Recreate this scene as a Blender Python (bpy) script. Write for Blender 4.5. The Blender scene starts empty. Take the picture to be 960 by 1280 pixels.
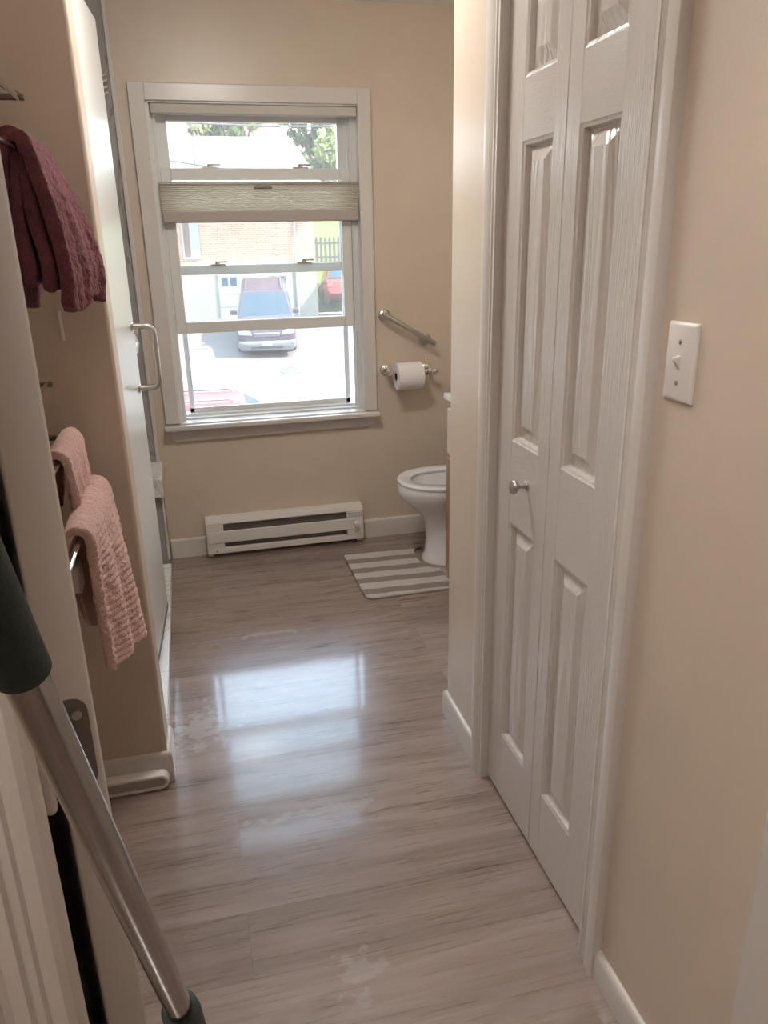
import bpy, bmesh, math, random
from mathutils import Vector, Matrix, noise
random.seed(7)
C = bpy.context.scene
COL = C.collection
PI = math.pi
def R(d): return math.radians(d)

# ------------------------------------------------------------------ camera, world, sun, exposure
cam_d = bpy.data.cameras.new('camera'); cam = bpy.data.objects.new('camera', cam_d); COL.objects.link(cam)
yaw, pitch, roll = R(13.745), R(-19.346), R(1.185)
fw = Vector((math.sin(yaw)*math.cos(pitch), math.cos(yaw)*math.cos(pitch), math.sin(pitch)))
rt = Vector((math.cos(yaw), -math.sin(yaw), 0)); dn = fw.cross(rt)
r2 = math.cos(roll)*rt + math.sin(roll)*dn; d2 = -math.sin(roll)*rt + math.cos(roll)*dn
m = Matrix((r2, -d2, -fw)).transposed().to_4x4(); m.translation = Vector((0, 0, 1.47))
cam.matrix_world = m
cam_d.sensor_fit = 'VERTICAL'; cam_d.sensor_height = 36.0; cam_d.lens = 36.0*959.8/1280.0
cam_d.clip_start = 0.02; cam_d.clip_end = 500
C.camera = cam

w = bpy.data.worlds.new('sky'); C.world = w; w.use_nodes = True
nt = w.node_tree; bg = nt.nodes['Background']
tc = nt.nodes.new('ShaderNodeTexCoord'); sx = nt.nodes.new('ShaderNodeSeparateXYZ'); cr = nt.nodes.new('ShaderNodeValToRGB')
nt.links.new(tc.outputs['Generated'], sx.inputs[0]); nt.links.new(sx.outputs['Z'], cr.inputs[0]); nt.links.new(cr.outputs[0], bg.inputs[0])
cr.color_ramp.elements[0].color = (.90, .93, 1, 1); cr.color_ramp.elements[0].position = 0.0
cr.color_ramp.elements[1].color = (.50, .72, 1, 1); cr.color_ramp.elements[1].position = 0.65
bg.inputs[1].default_value = 5.3
sun_d = bpy.data.lights.new('sun', 'SUN'); sun_d.energy = 11.5; sun_d.angle = R(0.6); sun_d.color = (1, .95, .86)
sun = bpy.data.objects.new('sun', sun_d); COL.objects.link(sun)
sun.rotation_euler = Vector((-0.80, 0.30, -0.85)).to_track_quat('-Z', 'Y').to_euler()
sun.location = (20, -10, 30)
VANITY_FILL = 3.0  # strengths of the added fill lamps
HALL_FILL = 23.5
BATH_FILL = 29.0
DOOR_FILL = 2.5
vs = C.view_settings; vs.view_transform = 'Standard'; vs.look = 'None'; vs.exposure = 1.0; vs.gamma = 1.0; vs.use_curve_mapping = False
C.cycles.max_bounces = 10; C.cycles.diffuse_bounces = 6; C.cycles.transparent_max_bounces = 12
C.cycles.sample_clamp_indirect = 6.0

# ------------------------------------------------------------------ materials
def newmat(name):
    ma = bpy.data.materials.new(name); ma.use_nodes = True
    n = ma.node_tree; return ma, n, n.nodes['Principled BSDF']
def nd(n, t, **kw):
    x = n.nodes.new(t)
    for k, v in kw.items():
        if k in x.inputs: x.inputs[k].default_value = v
        else: setattr(x, k, v)
    return x
def ramp(n, src, stops):
    c = n.nodes.new('ShaderNodeValToRGB'); n.links.new(src, c.inputs[0])
    e = c.color_ramp.elements
    while len(e) < len(stops): e.new(0.5)
    for i, (p, col) in enumerate(stops): e[i].position = p; e[i].color = (*col, 1)
    return c
def coords(n, scale=(1, 1, 1), rot=(0, 0, 0), loc=(0, 0, 0)):
    t = n.nodes.new('ShaderNodeTexCoord'); mp = nd(n, 'ShaderNodeMapping')
    mp.inputs['Scale'].default_value = scale; mp.inputs['Rotation'].default_value = rot; mp.inputs['Location'].default_value = loc
    n.links.new(t.outputs['Object'], mp.inputs[0]); return mp.outputs[0]
def mat(name, col, rough=.5, metal=0., nscale=None, namt=.06, bump=0., bscale=200., stretch=(1, 1, 1), coat=0., spec=None):
    ma, n, b = newmat(name)
    b.inputs['Base Color'].default_value = (*col, 1); b.inputs['Roughness'].default_value = rough; b.inputs['Metallic'].default_value = metal
    if coat: b.inputs['Coat Weight'].default_value = coat; b.inputs['Coat Roughness'].default_value = .1
    if spec is not None: b.inputs['Specular IOR Level'].default_value = spec
    v = coords(n, stretch)
    nz = nd(n, 'ShaderNodeTexNoise', Scale=nscale or 6.0, Detail=4.0); n.links.new(v, nz.inputs['Vector'])
    c = ramp(n, nz.outputs[0], [(.3, tuple(max(0, x*(1-namt)) for x in col)), (.7, tuple(min(1, x*(1+namt)) for x in col))])
    n.links.new(c.outputs[0], b.inputs['Base Color'])
    if bump:
        n2 = nd(n, 'ShaderNodeTexNoise', Scale=bscale, Detail=3.0); n.links.new(v, n2.inputs['Vector'])
        bp = nd(n, 'ShaderNodeBump', Strength=bump, Distance=.002); n.links.new(n2.outputs[0], bp.inputs['Height']); n.links.new(bp.outputs[0], b.inputs['Normal'])
    return ma
M = {}
M['wall'] = mat('cream wall paint', (.66, .56, .46), .34, namt=.025, bump=.15, bscale=350)
M['taupe'] = mat('beige partition paint', (.62, .52, .43), .45, namt=.03, bump=.15, bscale=350)
M['ceiling'] = mat('ceiling paint', (.80, .79, .77), .8, namt=.02)
M['white'] = mat('white trim paint', (.68, .64, .605), .28, namt=.02, nscale=3)
M['vinyl'] = mat('white vinyl', (.74, .74, .72), .3, namt=.015)
M['plastic'] = mat('white plastic', (.82, .79, .76), .35, namt=.01)
M['porcelain'] = mat('white porcelain', (.85, .85, .86), .12, namt=.01, coat=.5)
M['enamel'] = mat('white enamelled steel', (.78, .75, .71), .4, namt=.02)
M['dark'] = mat('dark grey metal fins', (.16, .14, .125), .5, namt=.2, nscale=60, stretch=(8, 1, 1))
M['chrome'] = mat('chrome', (.80, .79, .78), .12, 1., namt=.02)
M['nickel'] = mat('brushed nickel', (.55, .52, .49), .28, 1., namt=.05, nscale=40)
M['bronze'] = mat('dull bronze metal', (.20, .155, .125), .4, .8, namt=.08)
M['steel'] = mat('brushed steel', (.42, .40, .385), .17, 1., namt=.04, nscale=50)
M['green'] = mat('dark green rubber grip', (.012, .028, .022), .5, namt=.2, bump=.3, bscale=300)
M['black'] = mat('black gap shade', (.004, .004, .004), .9, namt=.1)  # painted shade for the gap behind the door
M['pink'] = None
M['greyhinge'] = mat('grey hinge steel', (.22, .20, .19), .42, .75, namt=.05)
M['water'] = mat('toilet water', (.42, .47, .50), .05, namt=.02)
M['paper'] = mat('toilet paper', (.86, .83, .82), .9, namt=.015, bump=.2, bscale=120)
M['cardboard'] = mat('cardboard core', (.10, .08, .07), .9)
M['counter'] = mat('pale stone counter', (.78, .75, .70), .25, namt=.06, nscale=30)
M['drawercream'] = mat('pale maple drawer', (.68, .57, .44), .4, namt=.08, nscale=5, stretch=(1, 1, 12))
M['wood'] = mat('brown maple wood', (.40, .25, .16), .42, namt=.18, nscale=5, stretch=(1, 14, 1.2))
M['shade'] = None
M['rail'] = mat('taupe shade rail', (.44, .385, .35), .6, namt=.03)
M['headrail'] = mat('headrail fabric', (.56, .53, .49), .6, namt=.03)

def grain_paint(name, vertical=True, detail=3.0, rings=12.0, sy=26, sz=1.6, strength=.28):
    ma, n, b = newmat(name)
    b.inputs['Base Color'].default_value = (.645, .605, .575, 1); b.inputs['Roughness'].default_value = .27; b.inputs['Coat Weight'].default_value = .5; b.inputs['Coat Roughness'].default_value = .22
    v = coords(n, (10, sy, sz) if vertical else (10, sz, sy))
    wv = nd(n, 'ShaderNodeTexNoise', Scale=2.2, Detail=detail, Distortion=.5); n.links.new(v, wv.inputs['Vector'])
    ml = nd(n, 'ShaderNodeMath', operation='MULTIPLY'); ml.inputs[1].default_value = rings; n.links.new(wv.outputs[0], ml.inputs[0])
    fr = nd(n, 'ShaderNodeMath', operation='PINGPONG'); fr.inputs[1].default_value = 1.0; n.links.new(ml.outputs[0], fr.inputs[0])
    n3 = nd(n, 'ShaderNodeTexNoise', Scale=9.0, Detail=3.0); n.links.new(v, n3.inputs['Vector'])
    ad = nd(n, 'ShaderNodeMath', operation='ADD'); n.links.new(fr.outputs[0], ad.inputs[0]); n.links.new(n3.outputs[0], ad.inputs[1])
    bp = nd(n, 'ShaderNodeBump', Strength=strength, Distance=.0018); n.links.new(ad.outputs[0], bp.inputs['Height']); n.links.new(bp.outputs[0], b.inputs['Normal'])
    return ma
M['doorv'] = grain_paint('white grained door vertical')
M['doorh'] = grain_paint('white grained door horizontal', False, 3.0, 14.0, 60, 5, .20)
M['doorp'] = grain_paint('white grained door panel', True, .6, 22.0, 7, .8, .55)

def floor_mat():
    ma, n, b = newmat('grey brown vinyl planks')
    v = coords(n)
    br = nd(n, 'ShaderNodeTexBrick', Scale=1.0); br.offset = .37; br.offset_frequency = 2
    br.inputs['Color1'].default_value = (0, 0, 0, 1); br.inputs['Color2'].default_value = (1, 1, 1, 1); br.inputs['Mortar'].default_value = (.5, .5, .5, 1)
    br.inputs['Mortar Size'].default_value = .0012; br.inputs['Brick Width'].default_value = 1.22; br.inputs['Row Height'].default_value = .178; br.inputs['Mortar Smooth'].default_value = .0
    n.links.new(v, br.inputs['Vector'])
    # offset grain per plank
    of = nd(n, 'ShaderNodeVectorMath', operation='MULTIPLY'); n.links.new(br.outputs['Color'], of.inputs[0]); of.inputs[1].default_value = (3.7, 9.1, 0)
    ad = nd(n, 'ShaderNodeVectorMath', operation='ADD'); n.links.new(v, ad.inputs[0]); n.links.new(of.outputs[0], ad.inputs[1])
    mp = nd(n, 'ShaderNodeMapping'); mp.inputs['Scale'].default_value = (.9, 9, 1); n.links.new(ad.outputs[0], mp.inputs[0])
    nz = nd(n, 'ShaderNodeTexNoise', Scale=2.0, Detail=7.0, Roughness=.62, Distortion=.8); n.links.new(mp.outputs[0], nz.inputs['Vector'])
    mp2 = nd(n, 'ShaderNodeMapping'); mp2.inputs['Scale'].default_value = (2.4, 48, 1); n.links.new(ad.outputs[0], mp2.inputs[0])
    n2 = nd(n, 'ShaderNodeTexNoise', Scale=2.5, Detail=4.0); n.links.new(mp2.outputs[0], n2.inputs['Vector'])
    mx = nd(n, 'ShaderNodeMix', data_type='FLOAT'); mx.inputs[0].default_value = .16
    n.links.new(nz.outputs[0], mx.inputs[2]); n.links.new(n2.outputs[0], mx.inputs[3])
    c = ramp(n, mx.outputs[0], [(.30, (.12, .078, .062)), (.39, (.24, .178, .151)), (.53, (.320, .243, .211)), (.70, (.385, .303, .268))])
    # sparse dark printed streaks
    mp3 = nd(n, 'ShaderNodeMapping'); mp3.inputs['Scale'].default_value = (1.5, 15, 1); n.links.new(ad.outputs[0], mp3.inputs[0])
    n4 = nd(n, 'ShaderNodeTexNoise', Scale=1.7, Detail=6.0, Roughness=.6, Distortion=1.0); n.links.new(mp3.outputs[0], n4.inputs['Vector'])
    m4 = nd(n, 'ShaderNodeMapRange'); n.links.new(n4.outputs[0], m4.inputs[0]); m4.inputs[1].default_value = .63; m4.inputs[2].default_value = .72; m4.inputs[3].default_value = 0; m4.inputs[4].default_value = .75
    d4 = nd(n, 'ShaderNodeMix', data_type='RGBA'); n.links.new(m4.outputs[0], d4.inputs[0]); n.links.new(c.outputs[0], d4.inputs[6]); d4.inputs[7].default_value = (.11, .070, .053, 1)
    # tone per plank
    hs = nd(n, 'ShaderNodeHueSaturation'); n.links.new(d4.outputs[2], hs.inputs['Color'])
    mr = nd(n, 'ShaderNodeMapRange'); mr.inputs[3].default_value = .90; mr.inputs[4].default_value = 1.10; n.links.new(br.outputs['Color'], mr.inputs[0]); n.links.new(mr.outputs[0], hs.inputs['Value'])
    dk = nd(n, 'ShaderNodeMix', data_type='RGBA'); n.links.new(hs.outputs[0], dk.inputs[6]); dk.inputs[7].default_value = (.10, .075, .06, 1)
    mf = nd(n, 'ShaderNodeMath', operation='MULTIPLY'); mf.inputs[1].default_value = .28; n.links.new(br.outputs['Fac'], mf.inputs[0]); n.links.new(mf.outputs[0], dk.inputs[0])
    last = dk.outputs[2]
    # dried splashes and a scuff left on the floor
    for (x, y, sx_, sy_, thr, st) in ((-.09, 2.20, .11, .13, .50, .55), (.22, 1.20, .05, .065, .47, .35), (.24, 1.72, .22, .02, .50, .35), (.22, 2.78, .3, .02, .52, .4)):
        s = nd(n, 'ShaderNodeVectorMath', operation='SUBTRACT'); n.links.new(v, s.inputs[0]); s.inputs[1].default_value = (x, y, 0)
        d = nd(n, 'ShaderNodeVectorMath', operation='DIVIDE'); n.links.new(s.outputs[0], d.inputs[0]); d.inputs[1].default_value = (sx_, sy_, 1)
        l = nd(n, 'ShaderNodeVectorMath', operation='LENGTH'); n.links.new(d.outputs[0], l.inputs[0])
        sp = nd(n, 'ShaderNodeTexNoise', Scale=26.0, Detail=5.0); n.links.new(v, sp.inputs['Vector'])
        sb = nd(n, 'ShaderNodeMath', operation='MULTIPLY_ADD'); n.links.new(l.outputs['Value'], sb.inputs[0]); sb.inputs[1].default_value = -.22; n.links.new(sp.outputs[0], sb.inputs[2])
        ms = nd(n, 'ShaderNodeMapRange'); n.links.new(sb.outputs[0], ms.inputs[0]); ms.inputs[1].default_value = thr-.17; ms.inputs[2].default_value = thr-.10; ms.inputs[3].default_value = 0; ms.inputs[4].default_value = st
        k = nd(n, 'ShaderNodeMix', data_type='RGBA'); n.links.new(ms.outputs[0], k.inputs[0]); n.links.new(last, k.inputs[6]); k.inputs[7].default_value = (.50, .46, .44, 1)
        last = k.outputs[2]
    n.links.new(last, b.inputs['Base Color'])
    b.inputs['IOR'].default_value = 1.55
    b.inputs['Coat Weight'].default_value = .6; b.inputs['Coat Roughness'].default_value = .085; b.inputs['Coat IOR'].default_value = 1.6
    rr = nd(n, 'ShaderNodeMapRange'); rr.inputs[3].default_value = .22; rr.inputs[4].default_value = .36; n.links.new(n2.outputs[0], rr.inputs[0]); n.links.new(rr.outputs[0], b.inputs['Roughness'])
    bp = nd(n, 'ShaderNodeBump', Strength=.14, Distance=.0010); n.links.new(mx.outputs[0], bp.inputs['Height']); n.links.new(bp.outputs[0], b.inputs['Normal'])
    n.links.new(bp.outputs[0], b.inputs['Coat Normal'])
    return ma
M['floor'] = floor_mat()

def marble(name, base=(.40, .385, .37), vein=(.25, .235, .225), rough=.2):
    ma, n, b = newmat(name); v = coords(n, (1, 1, .55), (.3, .5, .2))
    nz = nd(n, 'ShaderNodeTexNoise', Scale=2.2, Detail=8.0, Distortion=1.6); n.links.new(v, nz.inputs['Vector'])
    c = ramp(n, nz.outputs[0], [(.40, base), (.485, base), (.5, vein), (.52, base), (.7, tuple(x*.9 for x in base))])
    n.links.new(c.outputs[0], b.inputs['Base Color']); b.inputs['Roughness'].default_value = rough; return ma
M['marble'] = marble('grey veined marble')
M['marblewhite'] = marble('white veined marble', (.80, .79, .78), (.55, .54, .53))

def glass_mat(name, tint=(.96, .97, .96)):
    ma, n, b = newmat(name); n.nodes.remove(b)
    out = n.nodes['Material Output']
    t = nd(n, 'ShaderNodeBsdfTransparent'); t.inputs[0].default_value = (*tint, 1)
    g = nd(n, 'ShaderNodeBsdfGlossy'); g.inputs['Roughness'].default_value = .02
    f = nd(n, 'ShaderNodeFresnel'); f.inputs[0].default_value = 1.45
    mx = nd(n, 'ShaderNodeMixShader'); n.links.new(f.outputs[0], mx.inputs[0]); n.links.new(t.outputs[0], mx.inputs[1]); n.links.new(g.outputs[0], mx.inputs[2])
    # translucent veil mixed in to haze the view like glare
    tl = nd(n, 'ShaderNodeBsdfTranslucent'); tl.inputs[0].default_value = (1, .97, .93, 1)
    m2 = nd(n, 'ShaderNodeMixShader'); m2.inputs[0].default_value = .028
    n.links.new(mx.outputs[0], m2.inputs[1]); n.links.new(tl.outputs[0], m2.inputs[2])
    n.links.new(m2.outputs[0], out.inputs[0]); return ma
M['glass'] = glass_mat('window glass')

def frosted():
    ma, n, b = newmat('frosted shower glass')
    b.inputs['Base Color'].default_value = (.84, .84, .82, 1); b.inputs['Roughness'].default_value = .30
    b.inputs['Transmission Weight'].default_value = .10; b.inputs['Coat Weight'].default_value = .3; b.inputs['Coat Roughness'].default_value = .25
    return ma
M['frosted'] = frosted()

def shade_mat():
    ma, n, b = newmat('pleated shade fabric'); out = n.nodes['Material Output']
    b.inputs['Base Color'].default_value = (.80, .77, .71, 1); b.inputs['Roughness'].default_value = .8
    t = nd(n, 'ShaderNodeBsdfTranslucent'); t.inputs[0].default_value = (.86, .82, .74, 1)
    mx = nd(n, 'ShaderNodeMixShader'); mx.inputs[0].default_value = .5
    n.links.new(b.outputs[0], mx.inputs[1]); n.links.new(t.outputs[0], mx.inputs[2]); n.links.new(mx.outputs[0], out.inputs[0]); return ma
M['shade'] = shade_mat()

def terry(name, col, dark, scale=170):
    ma, n, b = newmat(name); v = coords(n)
    nz = nd(n, 'ShaderNodeTexNoise', Scale=scale, Detail=3.0); n.links.new(v, nz.inputs['Vector'])
    n2 = nd(n, 'ShaderNodeTexNoise', Scale=14.0, Detail=3.0); n.links.new(v, n2.inputs['Vector'])
    mx = nd(n, 'ShaderNodeMix', data_type='FLOAT'); mx.inputs[0].default_value = .5; n.links.new(nz.outputs[0], mx.inputs[2]); n.links.new(n2.outputs[0], mx.inputs[3])
    c = ramp(n, mx.outputs[0], [(.32, dark), (.62, col)]); n.links.new(c.outputs[0], b.inputs['Base Color'])
    b.inputs['Roughness'].default_value = .95; b.inputs['Sheen Weight'].default_value = .5; b.inputs['Sheen Tint'].default_value = (*[min(1, x*1.5+.1) for x in col], 1)
    bp = nd(n, 'ShaderNodeBump', Strength=.9, Distance=.004); n.links.new(nz.outputs[0], bp.inputs['Height']); n.links.new(bp.outputs[0], b.inputs['Normal'])
    return ma
M['pink'] = terry('pink terry cloth', (.58, .385, .345), (.46, .285, .255))
M['red'] = terry('burgundy terry cloth', (.145, .040, .051), (.070, .018, .025))

def rug_mat():
    ma, n, b = newmat('striped bath rug'); v = coords(n)
    sp = nd(n, 'ShaderNodeSeparateXYZ'); n.links.new(v, sp.inputs[0])
    nz = nd(n, 'ShaderNodeTexNoise', Scale=18.0, Detail=3.0); n.links.new(v, nz.inputs['Vector'])
    a = nd(n, 'ShaderNodeMath', operation='MULTIPLY_ADD'); n.links.new(sp.outputs['X'], a.inputs[0]); a.inputs[1].default_value = .05; n.links.new(sp.outputs['Y'], a.inputs[2])
    a2 = nd(n, 'ShaderNodeMath', operation='MULTIPLY_ADD'); n.links.new(nz.outputs[0], a2.inputs[0]); a2.inputs[1].default_value = .018; n.links.new(a.outputs[0], a2.inputs[2])
    s = nd(n, 'ShaderNodeMath', operation='MULTIPLY'); s.inputs[1].default_value = 2*PI/.118; n.links.new(a2.outputs[0], s.inputs[0])
    si = nd(n, 'ShaderNodeMath', operation='SINE'); n.links.new(s.outputs[0], si.inputs[0])
    mr = nd(n, 'ShaderNodeMapRange'); n.links.new(si.outputs[0], mr.inputs[0]); mr.inputs[1].default_value = -1; mr.inputs[2].default_value = 1
    c = ramp(n, mr.outputs[0], [(.52, (.66, .61, .58)), (.62, (.33, .28, .245))]); n.links.new(c.outputs[0], b.inputs['Base Color'])
    b.inputs['Roughness'].default_value = .95
    n2 = nd(n, 'ShaderNodeTexNoise', Scale=160.0, Detail=3.0); n.links.new(v, n2.inputs['Vector'])
    bp = nd(n, 'ShaderNodeBump', Strength=1.0, Distance=.008); n.links.new(n2.outputs[0], bp.inputs['Height']); n.links.new(bp.outputs[0], b.inputs['Normal']); return ma
M['rug'] = rug_mat()

def brick_mat(name, c1, c2, mortar, patch=True):
    ma, n, b = newmat(name); t = n.nodes.new('ShaderNodeTexCoord'); sp = nd(n, 'ShaderNodeSeparateXYZ'); n.links.new(t.outputs['Object'], sp.inputs[0])
    cb = nd(n, 'ShaderNodeCombineXYZ'); n.links.new(sp.outputs['X'], cb.inputs[0]); n.links.new(sp.outputs['Z'], cb.inputs[1])
    br = nd(n, 'ShaderNodeTexBrick', Scale=1.0); br.inputs['Brick Width'].default_value = .22; br.inputs['Row Height'].default_value = .075; br.inputs['Mortar Size'].default_value = .009
    br.inputs['Color1'].default_value = (*c1, 1); br.inputs['Color2'].default_value = (*c2, 1); br.inputs['Mortar'].default_value = (*mortar, 1); n.links.new(cb.outputs[0], br.inputs['Vector'])
    n.links.new(br.outputs[0], b.inputs['Base Color']); b.inputs['Roughness'].default_value = .9; return ma
M['brick'] = brick_mat('orange brick', (0.34, 0.180, 0.100), (0.20, 0.092, 0.052), (0.44, 0.35, 0.26))
M['stucco'] = mat('pale stucco', (0.176, 0.164, 0.134), .9, namt=.05)
M['asphalt'] = mat('pale concrete driveway', (0.086, 0.069, 0.060), .9, namt=.12, nscale=1.5)
M['shingle'] = mat('pale shingles', (0.096, 0.090, 0.082), .9, namt=.22, nscale=9)
M['shinglered'] = mat('red brown shingles', (0.101, 0.050, 0.040), .9, namt=.15, nscale=9)
M['extwhite'] = mat('white exterior paint', (0.202, 0.197, 0.185), .6, namt=.03)
M['grass'] = mat('sunlit grass', (0.092, 0.099, 0.021), .95, namt=.25, nscale=2.5)
M['leaf'] = mat('tree leaves', (0.115, 0.130, 0.036), .8, namt=.4, nscale=1.2)
M['bark'] = mat('bark', (0.059, 0.042, 0.029), .9, namt=.2)
M['fence'] = mat('weathered fence wood', (0.071, 0.063, 0.059), .9, namt=.2)
M['wire'] = mat('power wire', (0.050, 0.046, 0.046), .7)
M['iron'] = mat('manhole iron', (0.059, 0.050, 0.048), .7, namt=.2, nscale=12)
M['carmaroon'] = mat('dark maroon car paint', (.050, .033, .042), .35, namt=.02, spec=.25)
M['carred'] = mat('red car paint', (.22, .035, .03), .35, namt=.02, spec=.25)
M['carglass'] = mat('car glass', (.030, .045, .060), .10, namt=.05, spec=.12)
M['tire'] = mat('tire rubber', (.03, .03, .03), .8)
M['silver'] = mat('silver trim', (.105, .10, .10), .4, .3)
M['lamp'] = mat('headlamp lens', (.2, .2, .21), .25)
M['tail'] = mat('tail lamp', (.3, .02, .02), .3)
M['plate'] = mat('licence plate', (.22, .22, .21), .5)

def emis(name, col, s):  # glow of the fill lamps added to brighten the rooms
    ma, n, b = newmat(name); b.inputs['Emission Color'].default_value = (*col, 1); b.inputs['Emission Strength'].default_value = s
    b.inputs['Base Color'].default_value = (.9, .9, .9, 1); return ma
M['globe'] = emis('fill light globe', (1, .92, .82), VANITY_FILL)
M['bathdome'] = emis('bathroom fill dome', (1, .95, .88), BATH_FILL)
M['doordome'] = emis('entry fill dome', (1, .95, .88), DOOR_FILL)
M['dome'] = emis('hallway fill dome', (1, .95, .90), HALL_FILL)

# ------------------------------------------------------------------ mesh helpers
OFF = {}
class G:
    def __init__(s): s.bm = bmesh.new()
    def box(s, x0, x1, y0, y1, z0, z1):
        v = [s.bm.verts.new(p) for p in ((x0,y0,z0),(x1,y0,z0),(x1,y1,z0),(x0,y1,z0),(x0,y0,z1),(x1,y0,z1),(x1,y1,z1),(x0,y1,z1))]
        for f in ((3,2,1,0),(4,5,6,7),(0,1,5,4),(1,2,6,5),(2,3,7,6),(3,0,4,7)): s.bm.faces.new([v[i] for i in f])
        return s
    def loft(s, rings, cap=True, close=False):
        L = [[s.bm.verts.new(p) for p in r] for r in rings]; n = len(L[0])
        idx = list(range(len(L)-1)) + ([len(L)-1] if close else [])
        for i in idx:
            a, b = L[i], L[(i+1) % len(L)]
            for j in range(n):
                try: s.bm.faces.new((a[j], a[(j+1)%n], b[(j+1)%n], b[j]))
                except ValueError: pass
        if cap and not close:
            s.bm.faces.new(list(reversed(L[0]))); s.bm.faces.new(L[-1])
        return s
    def sheet(s, rows):
        L = [[s.bm.verts.new(p) for p in r] for r in rows]
        for a, b in zip(L, L[1:]):
            for j in range(len(a)-1): s.bm.faces.new((a[j], a[j+1], b[j+1], b[j]))
        return s
    def prism(s, poly, axis, a, b):
        f = {'x': lambda u, v, w: (w, u, v), 'y': lambda u, v, w: (u, w, v), 'z': lambda u, v, w: (u, v, w)}[axis]
        return s.loft([[f(u, v, a) for u, v in poly], [f(u, v, b) for u, v in poly]])
    def tube(s, pts, r, n=12, cap=True):
        pts = [Vector(p) for p in pts]; rings = []; up = None
        for i, p in enumerate(pts):
            t = (pts[min(i+1, len(pts)-1)] - pts[max(i-1, 0)]).normalized()
            if up is None: up = Vector((0, 0, 1)) if abs(t.z) < .9 else Vector((1, 0, 0))
            a = (up - t*up.dot(t)).normalized(); b = t.cross(a); up = a
            rr = r[i] if isinstance(r, (list, tuple)) else r
            rings.append([p + rr*(math.cos(2*PI*k/n)*a + math.sin(2*PI*k/n)*b) for k in range(n)])
        return s.loft(rings, cap)
    def lathe(s, prof, c=(0, 0, 0), axis=(0, 0, 1), n=20):
        ax = Vector(axis).normalized(); a = ax.orthogonal().normalized(); b = ax.cross(a); c = Vector(c)
        return s.loft([[c + ax*h + max(r, 1e-4)*(math.cos(2*PI*k/n)*a + math.sin(2*PI*k/n)*b) for k in range(n)] for r, h in prof])
    def build(s, name, ma, parent=None, bevel=0, smooth=False, seg=2, sub=0, solid=0, angle=40, keep=False):
        bmesh.ops.recalc_face_normals(s.bm, faces=s.bm.faces[:])
        me = bpy.data.meshes.new(name); o = bpy.data.objects.new(name, me); COL.objects.link(o)
        if parent is not None:
            off = OFF[parent.name]; o.parent = parent; OFF[o.name] = off
        elif keep: off = Vector((0, 0, 0)); OFF[o.name] = off
        else:
            xs = [v.co for v in s.bm.verts]
            off = Vector(((min(v.x for v in xs)+max(v.x for v in xs))/2, (min(v.y for v in xs)+max(v.y for v in xs))/2, min(v.z for v in xs)))
            o.location = off; OFF[o.name] = off
        if off.length: bmesh.ops.translate(s.bm, verts=s.bm.verts[:], vec=-off)
        s.bm.to_mesh(me); s.bm.free(); me.materials.append(ma)
        if solid:
            md = o.modifiers.new('thickness', 'SOLIDIFY'); md.thickness = solid; md.offset = 0
        if bevel:
            md = o.modifiers.new('bevel', 'BEVEL'); md.width = bevel; md.segments = seg; md.limit_method = 'ANGLE'; md.angle_limit = R(35)
        if sub:
            md = o.modifiers.new('smooth', 'SUBSURF'); md.levels = sub; md.render_levels = sub
        if smooth or bevel:
            for p in me.polygons: p.use_smooth = True
            if not sub:
                try: me.set_sharp_from_angle(angle=R(angle))
                except Exception: pass
        return o
def box(name, ma, x0, x1, y0, y1, z0, z1, parent=None, bevel=0, keep=False):
    return G().box(x0, x1, y0, y1, z0, z1).build(name, ma, parent, bevel, keep=keep)
def tag(o, label, cat, group=None, kind=None):
    o['label'] = label; o['category'] = cat
    if group: o['group'] = group
    if kind: o['kind'] = kind
    return o
def thing(name, label, cat, loc=(0, 0, 0), group=None, kind=None):
    o = bpy.data.objects.new(name, None); COL.objects.link(o); o.location = loc; o.empty_display_size = .1; OFF[o.name] = Vector(loc)
    return tag(o, label, cat, group, kind)
def local(name, label, cat, loc, rot=(0, 0, 0), group=None):      # parts are modelled in the thing's own space
    o = thing(name, label, cat, loc, group); OFF[o.name] = Vector((0, 0, 0)); o.rotation_euler = rot; return o
def part(o, label): o['label'] = label; return o

# ------------------------------------------------------------------ room shell
XR, XS, YB, ZC = .705, 1.62, 3.71, 2.44
tag(box('floor', M['floor'], -1.15, 1.75, -1.75, 3.72, -.06, 0, keep=True), 'grey brown wood-look plank floor with a glossy window reflection', 'floor', kind='structure')
tag(box('ceiling', M['ceiling'], -1.15, 1.75, -1.75, 3.90, ZC, ZC+.08), 'white ceiling of the bathroom', 'ceiling', kind='structure')
g = G(); ox0, ox1, oz0, oz1 = -.085, .8255, .668, 2.052
g.box(-.2, ox0, YB, 3.88, 0, ZC).box(ox1, 1.75, YB, 3.88, 0, ZC).box(ox0, ox1, YB, 3.88, 0, oz0).box(ox0, ox1, YB, 3.88, oz1, ZC)
tag(g.build('wall_back', M['wall']), 'cream painted wall around the window', 'wall', kind='structure')
tag(box('wall_shower', M['marble'], -1.15, -.2, 3.70, 3.88, 0, ZC), 'grey veined marble wall at the end of the shower', 'wall', kind='structure')
tag(box('wall_side', M['wall'], XS, 1.75, .66, YB, 0, ZC), 'cream wall behind the toilet and vanity', 'wall', kind='structure')
g = G(); g.box(XR, XR+.1, .66, 1.125, 0, ZC).box(XR, XR+.1, 1.735, 2.06, 0, ZC).box(XR, XR+.1, 1.125, 1.735, 2.04, ZC).box(XR+.1, XS, 1.96, 2.06, 0, ZC)
tag(g.build('wall_right', M['wall'], bevel=.004), 'cream closet wall on the right carrying the light switch', 'wall', kind='structure')
tag(box('wall_left', M['taupe'], -.66, -.56, .66, 1.965, 0, ZC), 'beige wall on the left that carries the towel racks', 'wall', kind='structure')
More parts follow.
